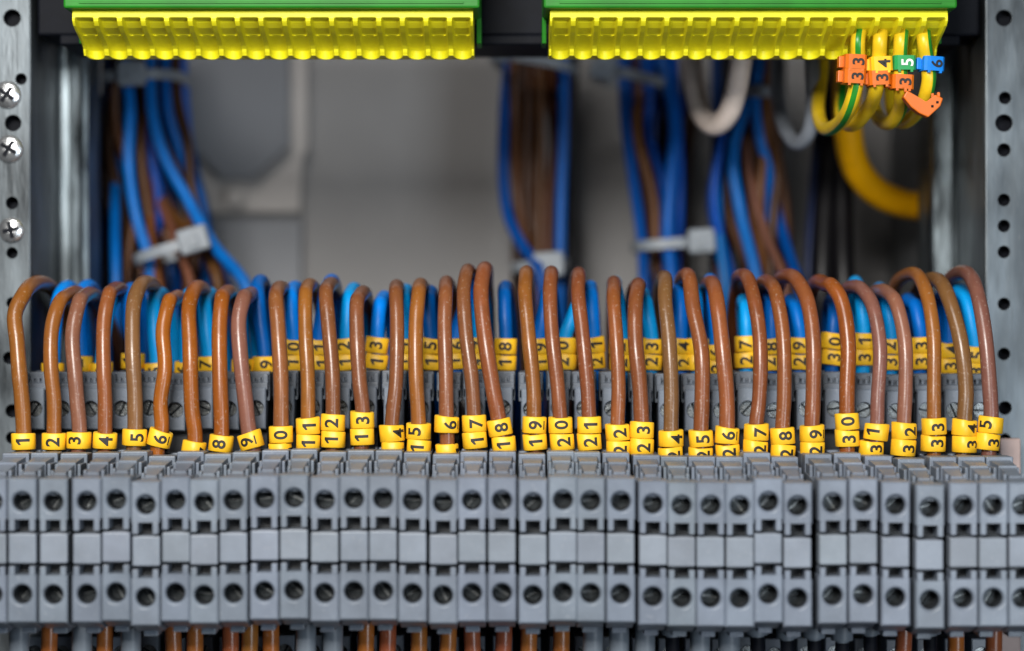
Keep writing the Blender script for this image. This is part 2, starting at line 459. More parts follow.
ORD = ['', 'one', 'two', 'three']
for i, (fx, fy) in enumerate(zip(FX, FY)):
    x = (fx - 512) / PX0
    dz = (500.8 - fy) / PX0
    lab = 'grey plastic terminal block into which the brown wire marked %d is plugged' % (i + 1)      # block 0 holds wire 1
    t = thing('terminal_block', lab, 'terminal block', (x, 0, -62 + dz), 'grey terminal blocks in a row')
    jy = random.uniform(-.35, .35)
    rollz = random.uniform(-.004, .004)
    def sub(name, me, loc=(0, 0, 0), roty=0):
        o = bpy.data.objects.new(name, me); COL.objects.link(o); o.parent = t
        tq = random.uniform(.93, 1.07); o.color = (tq, tq * random.uniform(.985, 1.01), tq * random.uniform(.98, 1.03), 1)
        o.location = ((Vector(loc) + Vector((0, jy, 62))) * MM); o.rotation_euler = (0, roty, 0)
        return o
    sub('housing', FRONT); sub('marker_plate', TAGM, (random.uniform(-.08, .08), random.uniform(0, .5), random.uniform(-.1, .1)))
    rt = sub('rear_tier', REAR, (random.uniform(-.05, .05) + x * 0, 0, -dz * 0.5))
    for sy, sz in ((F + 4.1, -36.2), (F + 4.1, -55.2)):
        sub('screw', DARKSCREW, (0, sy + .5 + random.uniform(-.3, 0.5), sz), random.uniform(-1.2, 1.2))
    for sz in (-18.6, -73.2):
        sub('screw', REARSCREW, (0, 29.6, sz - dz * .5), random.uniform(-1.3, 1.3))

# rail that carries the blocks, and the trough behind that swallows the looped wires
t = thing('din_rail', 'steel mounting rail behind the row of grey terminal blocks', 'rail', (0, 57, -50))
bm = bmesh.new()
prism(bm, [(57.2, -30), (58.4, -30), (58.4, -36), (63, -36), (63, -54), (58.4, -54), (58.4, -60), (57.2, -60), (57.2, -53), (61.8, -53), (61.8, -37), (57.2, -37)], 'x', -112, 112)
build('rail_profile', bm, M['zinc_dull'], t)
t = thing('cable_duct', 'dark trough behind the terminal row that the looped wires drop into', 'cable duct', (0, 105, -80))
bm = bmesh.new(); cbox(bm, -106, 104, 66, 168, -90, -87, 0); cbox(bm, -106, 104, 65.5, 66.5, -87, -42, 0); cbox(bm, -106, 104, 166, 167.5, -87, -22, 0)
build('trough', bm, M['black'], t)

# ================================================================== BROWN WIRES
ob, rb, pb, gb, br, lp = (160, 94, 44), (150, 82, 50), (140, 88, 76), (138, 92, 60), (146, 86, 54), (170, 110, 88)
oo = (176, 94, 34)
# number: (marker x, marker top, marker bottom, lean of the marker (px), colour, [path points px,py between marker and peak], peak, twists)
BROWN = {
 1: (23.6, 433, 452, 0, ob, [(22, 400), (20, 380), (17, 341), (15, 314), (24, 294)], (41, 277), [8]),
 2: (54, 433, 452, 0, ob, [(54, 400), (51, 368), (52, 328), (59, 304)], (78, 287), [4]),
 3: (79, 432, 451, 1, pb, [(77, 400), (75, 375), (72.6, 334.6), (79, 303)], (91, 288), [-14]),
 4: (105, 432, 451, 0, rb, [(105, 400), (104, 375), (104, 322), (109, 295)], (118, 282.5), [14]),
 5: (134.5, 429, 446, 1, gb, [(135, 400), (132.5, 345), (134, 303)], (149, 277), [24]),
 6: (159.5, 430, 450, 4, oo, [(160.5, 402), (165, 368), (163, 330), (169, 302)], (179, 291), [10]),
 7: (194, 441, 453, 2, oo, [(192, 409), (190, 345), (189, 308)], (201, 282), [70]),
 8: (221, 435, 453, 1, oo, [(220, 380), (219.6, 326), (222, 299)], (229, 286), [-4]),
 9: (251, 432, 451, -4, pb, [(245.6, 402), (240, 351), (239, 318), (244, 298)], (252, 288), [-16]),
 10: (281, 426, 449, 0, br, [(281, 382), (278, 328), (276, 299)], (281, 282), [80, 4]),
 11: (308, 417.5, 452, 0, ob, [(308, 382), (305.5, 331), (305.5, 296)], (311, 279), [6, 12]),
 12: (333, 414, 450, 0, br, [(332.5, 375), (328.5, 324.5), (326, 294)], (332, 278), [-6, -4]),
 13: (362, 411.5, 447, 1, br, [(359.6, 382), (357, 335), (357, 303)], (364, 286.6), [0, 6]),
 14: (392, 425, 455, 0, br, [(396, 382), (397, 324.6), (396, 294)], (397, 280), [85, 42]),
 15: (418.5, 422.6, 454, 0, ob, [(416, 375), (416, 324.6), (418.6, 294)], (421, 279), [-8, -20]),
 16: (447, 416, 454, -1, br, [(446, 375), (444.6, 324.6), (445.7, 294)], (447, 276.5), [80, 22]),
 17: (474.5, 415, 450, -1, br, [(472, 382), (466, 334.7), (463.6, 292)], (469, 265), [16, 12]),
 18: (501, 419, 451, -5, rb, [(493, 389), (484.6, 334.7), (481, 292)], (486, 263.7), [-2, 10]),
 19: (534.6, 416.5, 452, -1, ob, [(533.6, 389), (528.5, 335), (525, 292)], (526.5, 267), [4, 6]),
 20: (561, 416.5, 452, -2, rb, [(558, 389), (552, 335), (550, 292)], (551.5, 267), [8, 4]),
 21: (589.5, 416.5, 452, -1, rb, [(587.7, 389), (582.6, 335), (578, 292)], (578.5, 268), [4, 6]),
 22: (617.6, 424, 453, 0, rb, [(618.6, 389), (616, 335), (613.5, 300)], (613.5, 277), [8, 10]),
 23: (642, 421.5, 453, -1, rb, [(640, 389), (635.5, 341), (635.5, 303)], (638, 279), [8, 6]),
 24: (671, 430, 463, 0, gb, [(671.5, 395), (669, 341), (665, 299)], (663.5, 272), [14, 30]),
 25: (701, 430, 463, 0, rb, [(702, 402), (701.5, 351.5), (693, 307.6)], (684.5, 270), [10, 6]),
 26: (727, 427, 460, 0, rb, [(727, 402), (721.7, 341), (716.7, 300)], (709, 277), [2, 2]),
 27: (756, 423.6, 456, 1, rb, [(759, 402), (760, 341), (754, 299)], (740, 270), [20, 18]),
 28: (782.5, 427.6, 460, 0, rb, [(784, 402), (783, 334.7), (775.7, 293)], (765, 275.5), [14, 10]),
 29: (812, 425, 458, 0, rb, [(813, 402), (812.8, 334.6), (806.8, 299)], (784, 270.4), [12, 14]),
 30: (847, 413, 450, 0, (160, 82, 36), [(847, 392), (848, 341), (840.5, 299), (832, 286)], (819, 275.5), [2, -4]),
 31: (875.5, 423.5, 455, 3, pb, [(877.7, 399), (880, 348), (872.6, 306)], (851, 281), [20, -28]),
 32: (904, 422.5, 456, 0, lp, [(905.4, 392), (904.7, 341), (896, 303)], (879, 284.6), [22, 26]),
 33: (934, 418, 455, 0, ob, [(934, 392), (933.5, 334.6), (928, 299)], (908, 268.7), [12, 12]),
 34: (964, 419, 454, 1, gb, [(966, 392), (960.5, 341), (948.7, 299)], (930, 273.8), [34, 38]),
 35: (990, 416.4, 452, 2, pb, [(990, 392), (985, 334.6), (977, 292)], (959, 267), [26, -40]),
}
BLUEPX = {1: 53, 2: 81, 3: 101.4, 4: 133, 5: 156, 6: 186, 7: 209, 8: 243, 9: 264, 10: 293, 11: 319, 12: 346, 13: 377, 14: 404, 15: 430,
          16: 456, 17: 478, 18: 505.5, 19: 539, 20: 565, 21: 593, 22: 621, 23: 651, 24: 680, 25: 697, 26: 716, 27: 746, 28: 771, 29: 800,
          30: 832, 31: 863, 32: 891, 33: 920, 34: 949, 35: 974}
YB, YL = 18.0, 39.0
TINTS = {}
for n, (mx, mt, mb, lean, colr, path, peak, tw) in BROWN.items():
    zb = -31.0
    sbx = (mx - 512) / s_at(YB)
    zt_, zbm = P(0, mt, YB).z, P(0, mb, YB).z
    base = Vector((sbx - lean * .1, YB, zb))
    pts = [base, Vector((sbx - lean * .12, YB, zbm)), Vector((sbx + lean * .12, YB, zt_ + .4))]
    for k, (px, py) in enumerate(path):
        f = (410 - py) / 125.0
        y = YB + 0.3 + (6.0 * max(0, f) ** 2.2)
        if k == len(path) - 1: y += 1.5
        pts.append(P(px, py, y))
    pk = P(peak[0], peak[1] + 6, 41 + random.uniform(-2, 2))
    first = pts[-1]
    pts.append(first.lerp(pk, 0.55) + Vector((0, -3.2, 2.2 + 0.08 * (pk.z - first.z))))
    pts[-1].z = min(pts[-1].z, pk.z - 0.9)
    pts.append(pk)
    xr = pk.x + random.uniform(-.8, .8)
    pts.append(Vector((xr, 55, pk.z - 2.2)))
    pts.append(Vector((xr + .3, 67, pk.z - 8.5)))
    pts.append(Vector((xr + .6, 75, pk.z - 20)))
    pts.append(Vector((xr + .8, 80, -32)))
    pts.append(Vector((xr + 1, 84, -85)))
    if n < 10: lab = 'brown insulated wire whose single yellow marker reads %d' % n
    else: lab = 'brown insulated wire whose stacked yellow markers read %d' % n
    if n in (10, 14):
        lab = 'brown wire with twisted yellow markers showing only %s, between wires %d and %d' % (str(n)[1], n - 1, n + 1)
    if n == 16: lab = 'brown wire numbered 16 with bare gap between its two yellow markers'
    if n == 7: lab = 'bright orange-brown wire with a low yellow marker ring, between wires 6 and 8'
    bmw = bmesh.new()
    tube(bmw, pts, 1.66 + random.uniform(-.09, .09), wob=0.012)
    w = build('brown_wire', bmw, M['wire'], None, (base.x, base.y, -26))
    tag(w, lab, 'wire', 'brown wires looping over the front row')
    jj = random.uniform(.93, 1.05); j = [jj, jj * random.uniform(.98, 1.02), jj * random.uniform(.94, 1.06)]
    cc_ = srgb(*[c * q for c, q in zip(colr, j)]); w.color = (cc_[0] * .66, cc_[1] * .72, cc_[2] * .64, 1)
    # sleeves
    ax = Vector((lean * .24 + .0, 0, max(2.0, zt_ - zbm)))
    def at(z):
        q = (z - zbm) / (zt_ - zbm)
        return Vector((sbx + lean * (-.12 + .24 * q), YB, z))
    dg = str(n)
    if n < 10:
        add_sleeve(w, at(zt_ - SL_H / 2), ax + Vector((random.uniform(-.25, .25), 0, 0)), tw[0], dg)
    else:
        if n == 16: lo = zt_ - SL_H * 2 - 1.9
        else: lo = zt_ - SL_H * 1.5 - 0.06
        lo = at(zt_ - SL_H * 1.5 - .06) if n != 16 else at(zt_ - SL_H * 1.5 - 2.4)
        sh = Vector((random.uniform(-.22, .22), 0, 0))
        if n == 31: sh = Vector((-.75, 0, 0))
        if n == 35: sh = Vector((-.5, 0, 0))
        if n == 18: sh = Vector((.3, 0, 0))
        add_sleeve(w, lo + sh, ax + Vector((random.uniform(-.6, .6), 0, 0)), tw[0], dg[0])
        add_sleeve(w, at(zt_ - SL_H / 2), ax + Vector((random.uniform(-.6, .6), 0, 0)), tw[1], dg[1])

# ================================================================== BLUE WIRES
blues = [(0, 118, 214), (0, 130, 224), (0, 102, 192), (0, 140, 212), (6, 150, 222), (0, 84, 160)]
for n in range(1, 36):
    sgl = n < 10
    px = BLUEPX[n]
    top = {7: 356, 8: 359, 9: 357, 30: 333, 31: 333, 27: 335, 35: 346, 34: 341, 26: 345, 25: 339, 4: 352, 2: 356}.get(n, 362 if sgl else 338) + random.uniform(-1, 1)
    xb = (px - 512) / s_at(YL)
    zt_ = P(0, top, YL).z
    dp = random.uniform(-2.5, 5); pkx = xb + random.uniform(-2.6, 3.2) + (1.2 if n > 9 and n < 27 else 0)
    pkz = P(0, random.uniform(280, 303), 50).z
    base = Vector((xb, YL, -15))
    pts = [base, Vector((xb, YL, -10.5)), Vector((xb + .1, YL, zt_ + .3)), Vector((lin(.4, xb, pkx), YL + .4, lin(.45, zt_, pkz))),
           Vector((lin(.75, xb, pkx), YL + 2.4, lin(.80, zt_, pkz))), Vector((pkx, YL + 6.5, pkz - .9)), Vector((pkx + .3, YL + 11 + dp * .4, pkz)),
           Vector((pkx + .7, YL + 16 + dp * .7, pkz - 1.8)), Vector((pkx + 1.4, YL + 19.5 + dp, pkz - 8)), Vector((pkx + 2.2, YL + 21.5 + dp, pkz - 20)),
           Vector((pkx + 2.2, 70, -36)), Vector((pkx + 2.2, 72, -85))]
    bmw = bmesh.new(); tube(bmw, pts, 1.62, wob=0.008)
    w = build('blue_wire', bmw, M['wire_clean'], None, (xb, YL, -10))
    tag(w, 'blue insulated wire of the rear row with yellow marker %d, behind the brown wires' % n, 'wire', 'blue wires of the rear row')
    w.color = srgb(*random.choice(blues))
    ax = Vector((random.uniform(-.3, .3), 0, 4)); tw = random.uniform(-18, 22)
    if n in (13, 30): ax = Vector((.5, 0, 4))
    add_sleeve(w, Vector((xb, YL, zt_ - SL_H / 2)), ax, tw, str(n)[-1])
    if not sgl:
        add_sleeve(w, Vector((xb + random.uniform(-.3, .3), YL, zt_ - SL_H * 1.5 - .05)), ax, tw + random.uniform(-12, 12), str(n)[0])

# ================================================================== WIRES LEAVING THE BOTTOM
BOT = [49.5, 105, 173, 195, 230.5, 250, 271, 366, 388, 419, 448.5, 472, 504, 529, 561.5, 904, 956, 994]
LB = ['leftmost brown wire leaving the underside of the terminal row'] + [None] * 17
for k, px in enumerate(BOT):
    x = (px - 512) / s_at(8)
    near = min(range(len(FX)), key=lambda i: abs(FX[i] - px))
    bmw = bmesh.new()
    tube(bmw, [(x, 8, -60), (x, 8, -66), (x + random.uniform(-.4, .4), 8.4, -76), (x + random.uniform(-1, 1), 9, -92)], 1.8)
    w = build('brown_wire', bmw, M['wire'], None, (x, 8, -63))
    tag(w, 'brown wire hanging out below the terminal block of the brown wire marked %d' % (near + 1), 'wire', 'brown wires below the blocks')
    w.color = srgb(*[c * random.uniform(.94, 1.05) for c in random.choice([ob, rb, br, ob])])
GRY = [(19, 92), (82, 92), (131, 92), (306, 92), (333, 92), (593, 92), (619, 92), (645, 92), (672, 65.6), (700, 92), (729, 69), (757, 65.6), (787, 66.3),
       (814, 66.3), (842, 66.8), (870, 65.4), (930, 65.4)]
for px, zz in GRY:
    x = (px - 512) / s_at(4)
    near = min(range(len(FX)), key=lambda i: abs(FX[i] - px))
    bmw = bmesh.new()
    zz = -zz
    tube(bmw, [(x, 4, -60), (x, 4, -64), (x, 4, lin(.6, -64, zz)), (x, 4, zz)], 2.35 if zz > -80 else 2.15, seg=18)
    if zz > -80: tube(bmw, [(x, 4, zz + .5), (x + .2, 4.3, zz - 6), (x + .5, 5, -92)], 1.5)
    for f in bmw.faces:
        if zz > -80 and f.calc_center_median().z < zz - .05: f.material_index = 1
    long_ = zz < -80
    w = build('grey_cable' , bmw, [M['wire_clean'], M['black']], None, (x, 4, -63))
    w.color = (0.15, 0.175, 0.205, 1)
    tag(w, ('thick grey cable hanging below the terminal block of the brown wire marked %d' if long_ else 'short grey sleeve with black core below the terminal block of brown wire %d') % (near + 1),
        'cable', 'grey cables below the blocks')

# ================================================================== GREEN-YELLOW EARTH BARS
def earth_bar(x0, x1, cells, label):
    """x0, x1 in mm at the front edge"""
    t = thing('earth_terminal_bar', label, 'terminal bar', ((x0 + x1) / 2, 24, 57), 'green and yellow earth bars')
    bm = bmesh.new()
    zt = 68.1
    prof = [(0, 12.3), (1.6, 12.0), (2.4, 12.2), (3.2, 13.2), (4.2, 16.2), (5.2, 20.2), (6.0, 23.0), (6.8, 24.4), (8.7, 25.2)]  # (drop, y) of the rib's front edge
    def yf(d):
        for (a, ya), (b, yb) in zip(prof, prof[1:]):
            if d <= b: return ya + (yb - ya) * (d - a) / (b - a)
        return prof[-1][1]
    drops = [0, 0.5, 1.0, 1.5, 1.7, 1.9, 2.3, 2.7, 3.2, 3.7, 4.08, 4.26, 4.45, 4.7, 5.0, 5.6, 6.2, 6.8, 7.4, 7.9, 8.3, 8.6]
    def depth(d):
        if d < 1.55: return 0
        if d < 1.9: return (d - 1.55) / .35 * 2.6
        if d < 4.1: return 2.6 + (d - 1.9) * .75
        if d < 4.25: return 4.25 - (d - 4.1) * 2.0
        return 3.95 - (d - 4.25) * .22
    cw = (x1 - x0) / cells
    us = [0, .05, .10, .145, .19, .25, .33, .42, .5, .58, .67, .75, .81, .855, .90, .95]
    cols = [(x0 + cw * (c + u), u) for c in range(cells) for u in us] + [(x1, 0)]
    def shp(u, d):
        u = min(u, 1 - u)
        if u <= .11: return 0
        q = (u - .11) / .39
        if d < 4.3: return min(1, q * 4.2) ** .8
        return math.sqrt(max(0, 1 - (1 - q) ** 2))
    rows = []
    for d in drops:
        rows.append(ring(bm, [(x, yf(d) + depth(d) * shp(u, d) * (1.0), zt - d + (.40 - .5 * shp(u, 8) if d > 8 else (.18 - .2 * shp(u, 8) if d > 7.5 else 0))) for x, u in cols]))
    for r1, r2 in zip(rows, rows[1:]):
        for i in range(len(cols) - 1):
            f = bm.faces.new((r1[i], r1[i + 1], r2[i + 1], r2[i])); f.smooth = False
    # bottom and back
    back = ring(bm, [(x, 33, zt - 8.1) for x, u in cols]); btop = ring(bm, [(x, 33, zt) for x, u in cols])
    for i in range(len(cols) - 1):
        bm.faces.new((rows[-1][i], rows[-1][i + 1], back[i + 1], back[i]))
        bm.faces.new((back[i], back[i + 1], btop[i + 1], btop[i]))
        bm.faces.new((btop[i], btop[i + 1], rows[0][i + 1], rows[0][i]))
    for e in (0, -1):
        bm.faces.new([r[e] for r in rows] + [back[e], btop[e]])
    o = build('wire_guard', bm, M['yellow'], t)
    bv = o.modifiers.new('b', 'BEVEL'); bv.width = 0.12 * MM; bv.segments = 2; bv.limit_method = 'ANGLE'; bv.angle_limit = R(40)
    for p in o.data.polygons: p.use_smooth = False
    bm = bmesh.new()
    cbox(bm, x0 - 1.4, x1 + 1.5, 9.5, 36, zt + .12, zt + 22, 0.5)
    for xa, xb in ((x0 - 1.5, x0 - .55), (x1 + .55, x1 + 1.6)):
        prism(bm, [(26, zt + .5), (36, zt + .5), (36, zt - 5.2), (27.5, zt - 5.2)], 'x', xa, xb, c=0.15)
    cbox(bm, x0 + 2, x1 - 2, 9.2, 10, zt + 1.1, zt + 1.5, 0.05)
    build('housing', bm, M['green'], t)
    return t


ebw = s_at(12)
earth_bar((72 - 512) / ebw, (473 - 512) / ebw, 17, 'left green and yellow terminal bar with empty wire openings')
bar2 = earth_bar((550 - 512) / ebw, (948 - 512) / ebw, 17, 'right green and yellow terminal bar holding four striped earth wires')
t = thing('support_rail', 'black plastic rail across the top behind the green terminal bars', 'rail', (0, 60, 70))
bm = bmesh.new(); cbox(bm, -109.5, 108, 44, 64, 66.9, 104, 0.6); cbox(bm, -104, 103, 42, 66, 64.4, 66.8, 0.5)
build('rail_body', bm, M['black'], t)

# striped earth wires: path px,py,y then stripe position
EW = [
 ('first', [(860, 28, 20), (858, 40, 17.8), (858, 62, 19.5), (857, 80, 19.5), (851, 104, 22), (838, 124, 34), (824, 128, 46), (818, 108, 56), (822, 70, 62), (826, 20, 64)], (3, 2)),
 ('second', [(881, 28, 20), (880, 40, 17.8), (879, 60, 19.5), (877, 84, 19.5), (870, 106, 29), (855, 124, 38), (842, 118, 50), (842, 95, 58), (846, 60, 62), (850, 20, 64)], (10, 3)),
 ('third', [(902, 28, 20), (901, 40, 17.8), (900, 62, 19.5), (901, 86, 19.5), (900, 108, 28), (891, 122, 36), (878, 117, 48), (873, 100, 55), (875, 60, 60), (876, 20, 62)], (1, 2)),
 ('fourth', [(923, 28, 20), (924, 40, 17.8), (927, 62, 19.5), (929, 78, 19.5), (925, 98, 22), (914, 116, 33), (902, 122, 42), (893, 112, 52), (890, 60, 60), (892, 20, 62)], (1, 2)),
]
def clip_mesh(w, h, wall=0.55, wire=2.0):
    """square marker clip: a flat faced box with a round bore and two small feet; axis Z, print face towards -Y"""
    bm = bmesh.new(); H = h / 2; n = 24
    A = [2 * math.pi * i / n + math.pi / n for i in range(n)]
    def sq(a, hw):
        c, s = math.cos(a), math.sin(a); q = (abs(c) ** 6 + abs(s) ** 6) ** (-1 / 6); return hw * q * c, (hw * .92) * q * s
    o0 = ring(bm, [(*sq(a, w / 2), -H) for a in A]); o1 = ring(bm, [(*sq(a, w / 2), H) for a in A])
    i0 = ring(bm, [(1.7 * math.cos(a), 1.7 * math.sin(a), H) for a in A]); i1 = ring(bm, [(1.7 * math.cos(a), 1.7 * math.sin(a), -H) for a in A])
    bridge(bm, o0, o1); bridge(bm, o1, i0); bridge(bm, i0, i1, True); bridge(bm, i1, o0)
    for s in (-1, 1): cbox(bm, s * w * .28 - .28, s * w * .28 + .28, -w * .46, -w * .46 + .7, -H - .5, -H + .05, 0.05)
    cbox(bm, -w / 2 - 1.0, -w / 2 + .2, -.4, 1.4, -H + .3, H - .3, 0.15)
    for v in bm.verts: v.co *= MM
    bmesh.ops.recalc_face_normals(bm, faces=bm.faces)
    me = bpy.data.meshes.new('marker_clip'); bm.to_mesh(me); bm.free(); me.materials.append(M['marker_any'])
    return me


CLIP = clip_mesh(4.9, 3.15)
ORG, YEL, GRN, BLU = srgb(202, 98, 6), srgb(246, 182, 20), srgb(30, 142, 72), srgb(0, 118, 208)
CLIPS = {0: [(854, 62.5, ORG, '3', 8, 2), (853, 77, ORG, '3', 8, 2)], 1: [(880, 64.5, YEL, '4', 5, -3), (878, 78.5, ORG, '3', 5, -3)],
         2: [(903, 63.5, GRN, '5', 6, 0), (901, 82.5, ORG, '3', 6, 2)], 3: [(931, 64.5, BLU, '6', 14, 2)]}
for k, (word, pth, st) in enumerate(EW):
    bmw = bmesh.new()
    pts = [P(*p) for p in pth]
    tube(bmw, pts, 1.62, seg=16, stripe=st)
    w = build('earth_wire', bmw, [M['earth_y'], M['earth_g']], None, pts[1])
    tag(w, ['green-yellow striped wire with two orange markers both reading 3', 'green-yellow striped wire with yellow marker 4 above orange marker 3',
            'green-yellow striped wire with green marker 5 above orange marker 3', 'green-yellow striped wire with blue marker 6 and an open orange clip'][k],
        'wire', 'striped earth wires in the right bar')
    for (cx, cy, colr, ch, tw, lean) in CLIPS[k]:
        o = bpy.data.objects.new('marker_clip', CLIP); COL.objects.link(o); o.parent = w
        o.location = P(cx, cy, 19.3) * MM - w.location
        o.rotation_euler = (0, R(lean), R(tw)); o.color = colr
        d = bpy.data.objects.new('numeral', numeral_mesh(ch, -2.28, ch == '5')); COL.objects.link(d); d.parent = o
        d.location = (.35 * MM, 0, 0); d.scale = (.92, 1, .92)
    if k == 3:                                                        # sprung-open clip hanging askew on the fourth wire
        bm = bmesh.new()
        pv = P(921, 104, 17)
        out = [(902, 98), (906, 91), (914, 96), (925, 104), (934, 95), (942, 99), (939, 107), (927, 118), (918, 114), (910, 108)]
        prism(bm, [(P(px, py, 17).x - pv.x, P(px, py, 17).z - pv.z) for px, py in out], 'y', -1.6, 1.4, c=0.25)
        for px, py in ((932, 97), (938, 96), (905, 91)):
            c = P(px, py, 17) - pv; cbox(bm, c.x - .3, c.x + .3, -.9, .1, c.z - .3, c.z + .75, 0.1)
        for px, py in ((931, 107), (936, 103)):
            c = P(px, py, 17) - pv; cbox(bm, c.x - .28, c.x + .28, -1.68, -1.2, c.z - .28, c.z + .28, 0.08, mi=1)
        o = build('open_clip', bm, [M['marker_any'], M['black']], w)
        o.location = P(921, 104, 17.0) * MM - w.location
        o.color = ORG

# ================================================================== CABINET RAILS
def perforated_rail(x0, x1, y, holes, label, screws):
    t = thing('perforated_rail', label, 'rail', ((x0 + x1) / 2, y, -100), 'perforated rails at the sides')
    bm = bmesh.new()
    hs = sorted([(P(px, py, y), r / s_at(y)) for px, py, r in holes], key=lambda q: q[0].z)
    zc = [-110] + [(a[0].z + b[0].z) / 2 for a, b in zip(hs, hs[1:])] + [95]
    for (c, r), z0, z1 in zip(hs, zc, zc[1:]):
        holed_face(bm, x0 + .5, x1 - .5, z0, z1, y, c.x, c.z, r, 1.6, cham=0.12, n=28, floor=False)
    # rolled edges, sides and back
    for xs, s in ((x0, 1), (x1, -1)):
        prism(bm, [(xs + s * .5, y), (xs + s * .18, y + .12), (xs, y + .5), (xs, y + 32), (xs + s * 1.2, y + 32), (xs + s * 1.2, y + 1.6), (xs + s * .5, y + 1.6)], 'z', -110, 95)
    cbox(bm, x0 + 1, x1 - 1, y + 30, y + 31, -110, 95, 0)
    cbox(bm, x0 + 1.3, x1 - 1.3, y + 4, y + 5, -110, 95, 0, mi=1); cbox(bm, x0 + .6, x1 - .6, y + .6, y + 31, 94, 95, 0)  # black sheet paints shade behind the holes; added top cap blocks light
    build('channel', bm, [M['zinc'], M['black']], t)
    for px, py, r, kind in screws:
        bm = bmesh.new(); rr = r / s_at(y)
        n = 28
        dome = [(rr, .9), (rr, .35), (rr * .93, .1), (rr * .75, -.25), (rr * .5, -.5), (rr * .3, -.62)]
        prev = None
        for q, dy in dome:
            cur = ring(bm, [(q * math.cos(2 * math.pi * i / n), dy - 1.0, q * math.sin(2 * math.pi * i / n)) for i in range(n)])
            if prev: bridge(bm, prev, cur, True)
            prev = cur
        # cross recess: raised black plus, painted as the pit's shade
        a, b = rr * .62, rr * .15
        plus = [(-b, a), (b, a), (b, b), (a, b), (a, -b), (b, -b), (b, -a), (-b, -a), (-b, -b), (-a, -b), (-a, b), (-b, b)]
        bm.faces.new(prev)
        prism(bm, plus, 'y', -1.66, -1.0, mi=1)
        for f in bm.faces:
            if f.material_index == 1: pass
        o = build('screw', bm, [M['zinc_bright'], M['black']], t)
        o.location = P(px, py, y + .35) * MM - t.location
        o.rotation_euler = (0, random.uniform(-.5, .9), 0)
    return t


perforated_rail(-132, (31 - 512) / s_at(40), 40,
                [(12, 18, 8.5), (21, 79, 5.5), (13, 123, 8), (12, 203, 6), (12, 253, 5.5), (12, 303, 5.5), (9, 358, 6), (12, 411, 6.5), (12, 438, 6)],
                'perforated zinc rail with cross-head screws at the left edge', [(8, 95, 14, 0), (10, 149, 14, 0), (12, 230, 13, 1)])
perforated_rail((985 - 512) / s_at(40), 132, 40,
                [(1004, 18, 8), (1005, 98, 6), (1004, 123, 8.5), (1004, 150, 6.5), (1004, 200, 6), (1004, 226, 6), (1004, 252, 6), (1004, 304, 6), (1004, 354, 6), (1005, 408, 6.5), (1005, 440, 6)],
                'perforated zinc rail without screws at the right edge', [])
def strip(xs, label):
    bm = bmesh.new()
    prism(bm, xs, 'z', -110, 95)
    return tag(build('frame_strip', bm, M['zinc_dull'], None, (xs[0][0], xs[0][1], -100)), label, 'metal strip', 'folded metal strips beside the rails')
s7 = s_at(75)
q = lambda p: (p - 512) / s7
strip([(q(50), 76), (q(51), 74), (q(55), 73.6), (q(57), 75.6), (q(68), 76), (q(72), 73.6), (q(80), 73.4), (q(82), 76), (q(87), 76.5), (q(87), 92), (q(50), 92)],
      'blurred folded metal strip just right of the left perforated rail')
strip([(q(931), 76), (q(933), 74), (q(950), 73.6), (q(954), 75.8), (q(966), 76.2), (q(970), 78), (q(970), 92), (q(931), 92)],
      'blurred folded metal strip just left of the right perforated rail')
t = thing('end_bracket', 'pale pinkish bracket past the right end of the terminal row', 'bracket', (104, 34, -60))
bm = bmesh.new(); cbox(bm, (1000 - 512) / s_at(34), (1021 - 512) / s_at(34), 34, 36, -92, -25.5, 0.4)
build('plate', bm, M['blush'], t)

# plates on the back wall
Y = 168
def poly(pp, y): return [(P(a, b, y).x, P(a, b, y).z) for a, b in pp]
t = thing('wall_bracket', 'warm grey plastic mounting frame on the back wall with a slate grey cover plate', 'bracket', P(250, 215, Y))
bm = bmesh.new()
prism(bm, poly([(170, 20), (308, 20), (308, 150), (301, 158), (301, 213), (200, 213), (170, 150)], Y), 'y', Y - 2, Y + 4, c=0.5)
build('frame', bm, M['bracket'], t)
bm = bmesh.new()
prism(bm, poly([(172, 22), (289, 22), (289, 146), (252, 180), (222, 180), (184, 140), (172, 120)], Y - 6), 'y', Y - 7, Y - 2.2, c=0.6)
build('cover_plate', bm, M['plate'], t)
bm = bmesh.new()
c = P(236, 198, Y - 3)
prism(bm, [(c.x + 2.7 * math.cos(a * math.pi / 12), c.z + 2.7 * math.sin(a * math.pi / 12)) for a in range(24)], 'y', Y - 6.5, Y - 2.1, c=0.5)
build('boss', bm, M['bracket'], t)
bm = bmesh.new(); a, b = P(300, 213, Y), P(208, 235, Y)
cbox(bm, P(190, 0, Y).x, P(302, 0, Y).x, Y - 1, Y + 3, P(0, 300, Y).z, P(0, 219, Y).z, 0.4)
t = thing('wall_panel', 'grey panel on the back wall below the plastic mounting frame', 'panel', P(246, 290, Y))
build('panel', bm, M['plate'], t)
t = thing('pale_tab', 'small pale plastic tab hanging beside the left wire bundle', 'tab', P(94, 70, 95))
bm = bmesh.new(); cbox(bm, P(88, 0, 96).x, P(101, 0, 96).x, 95, 97, P(0, 95, 96).z, 72, 0.3)
build('strip', bm, M['bracket'], t)

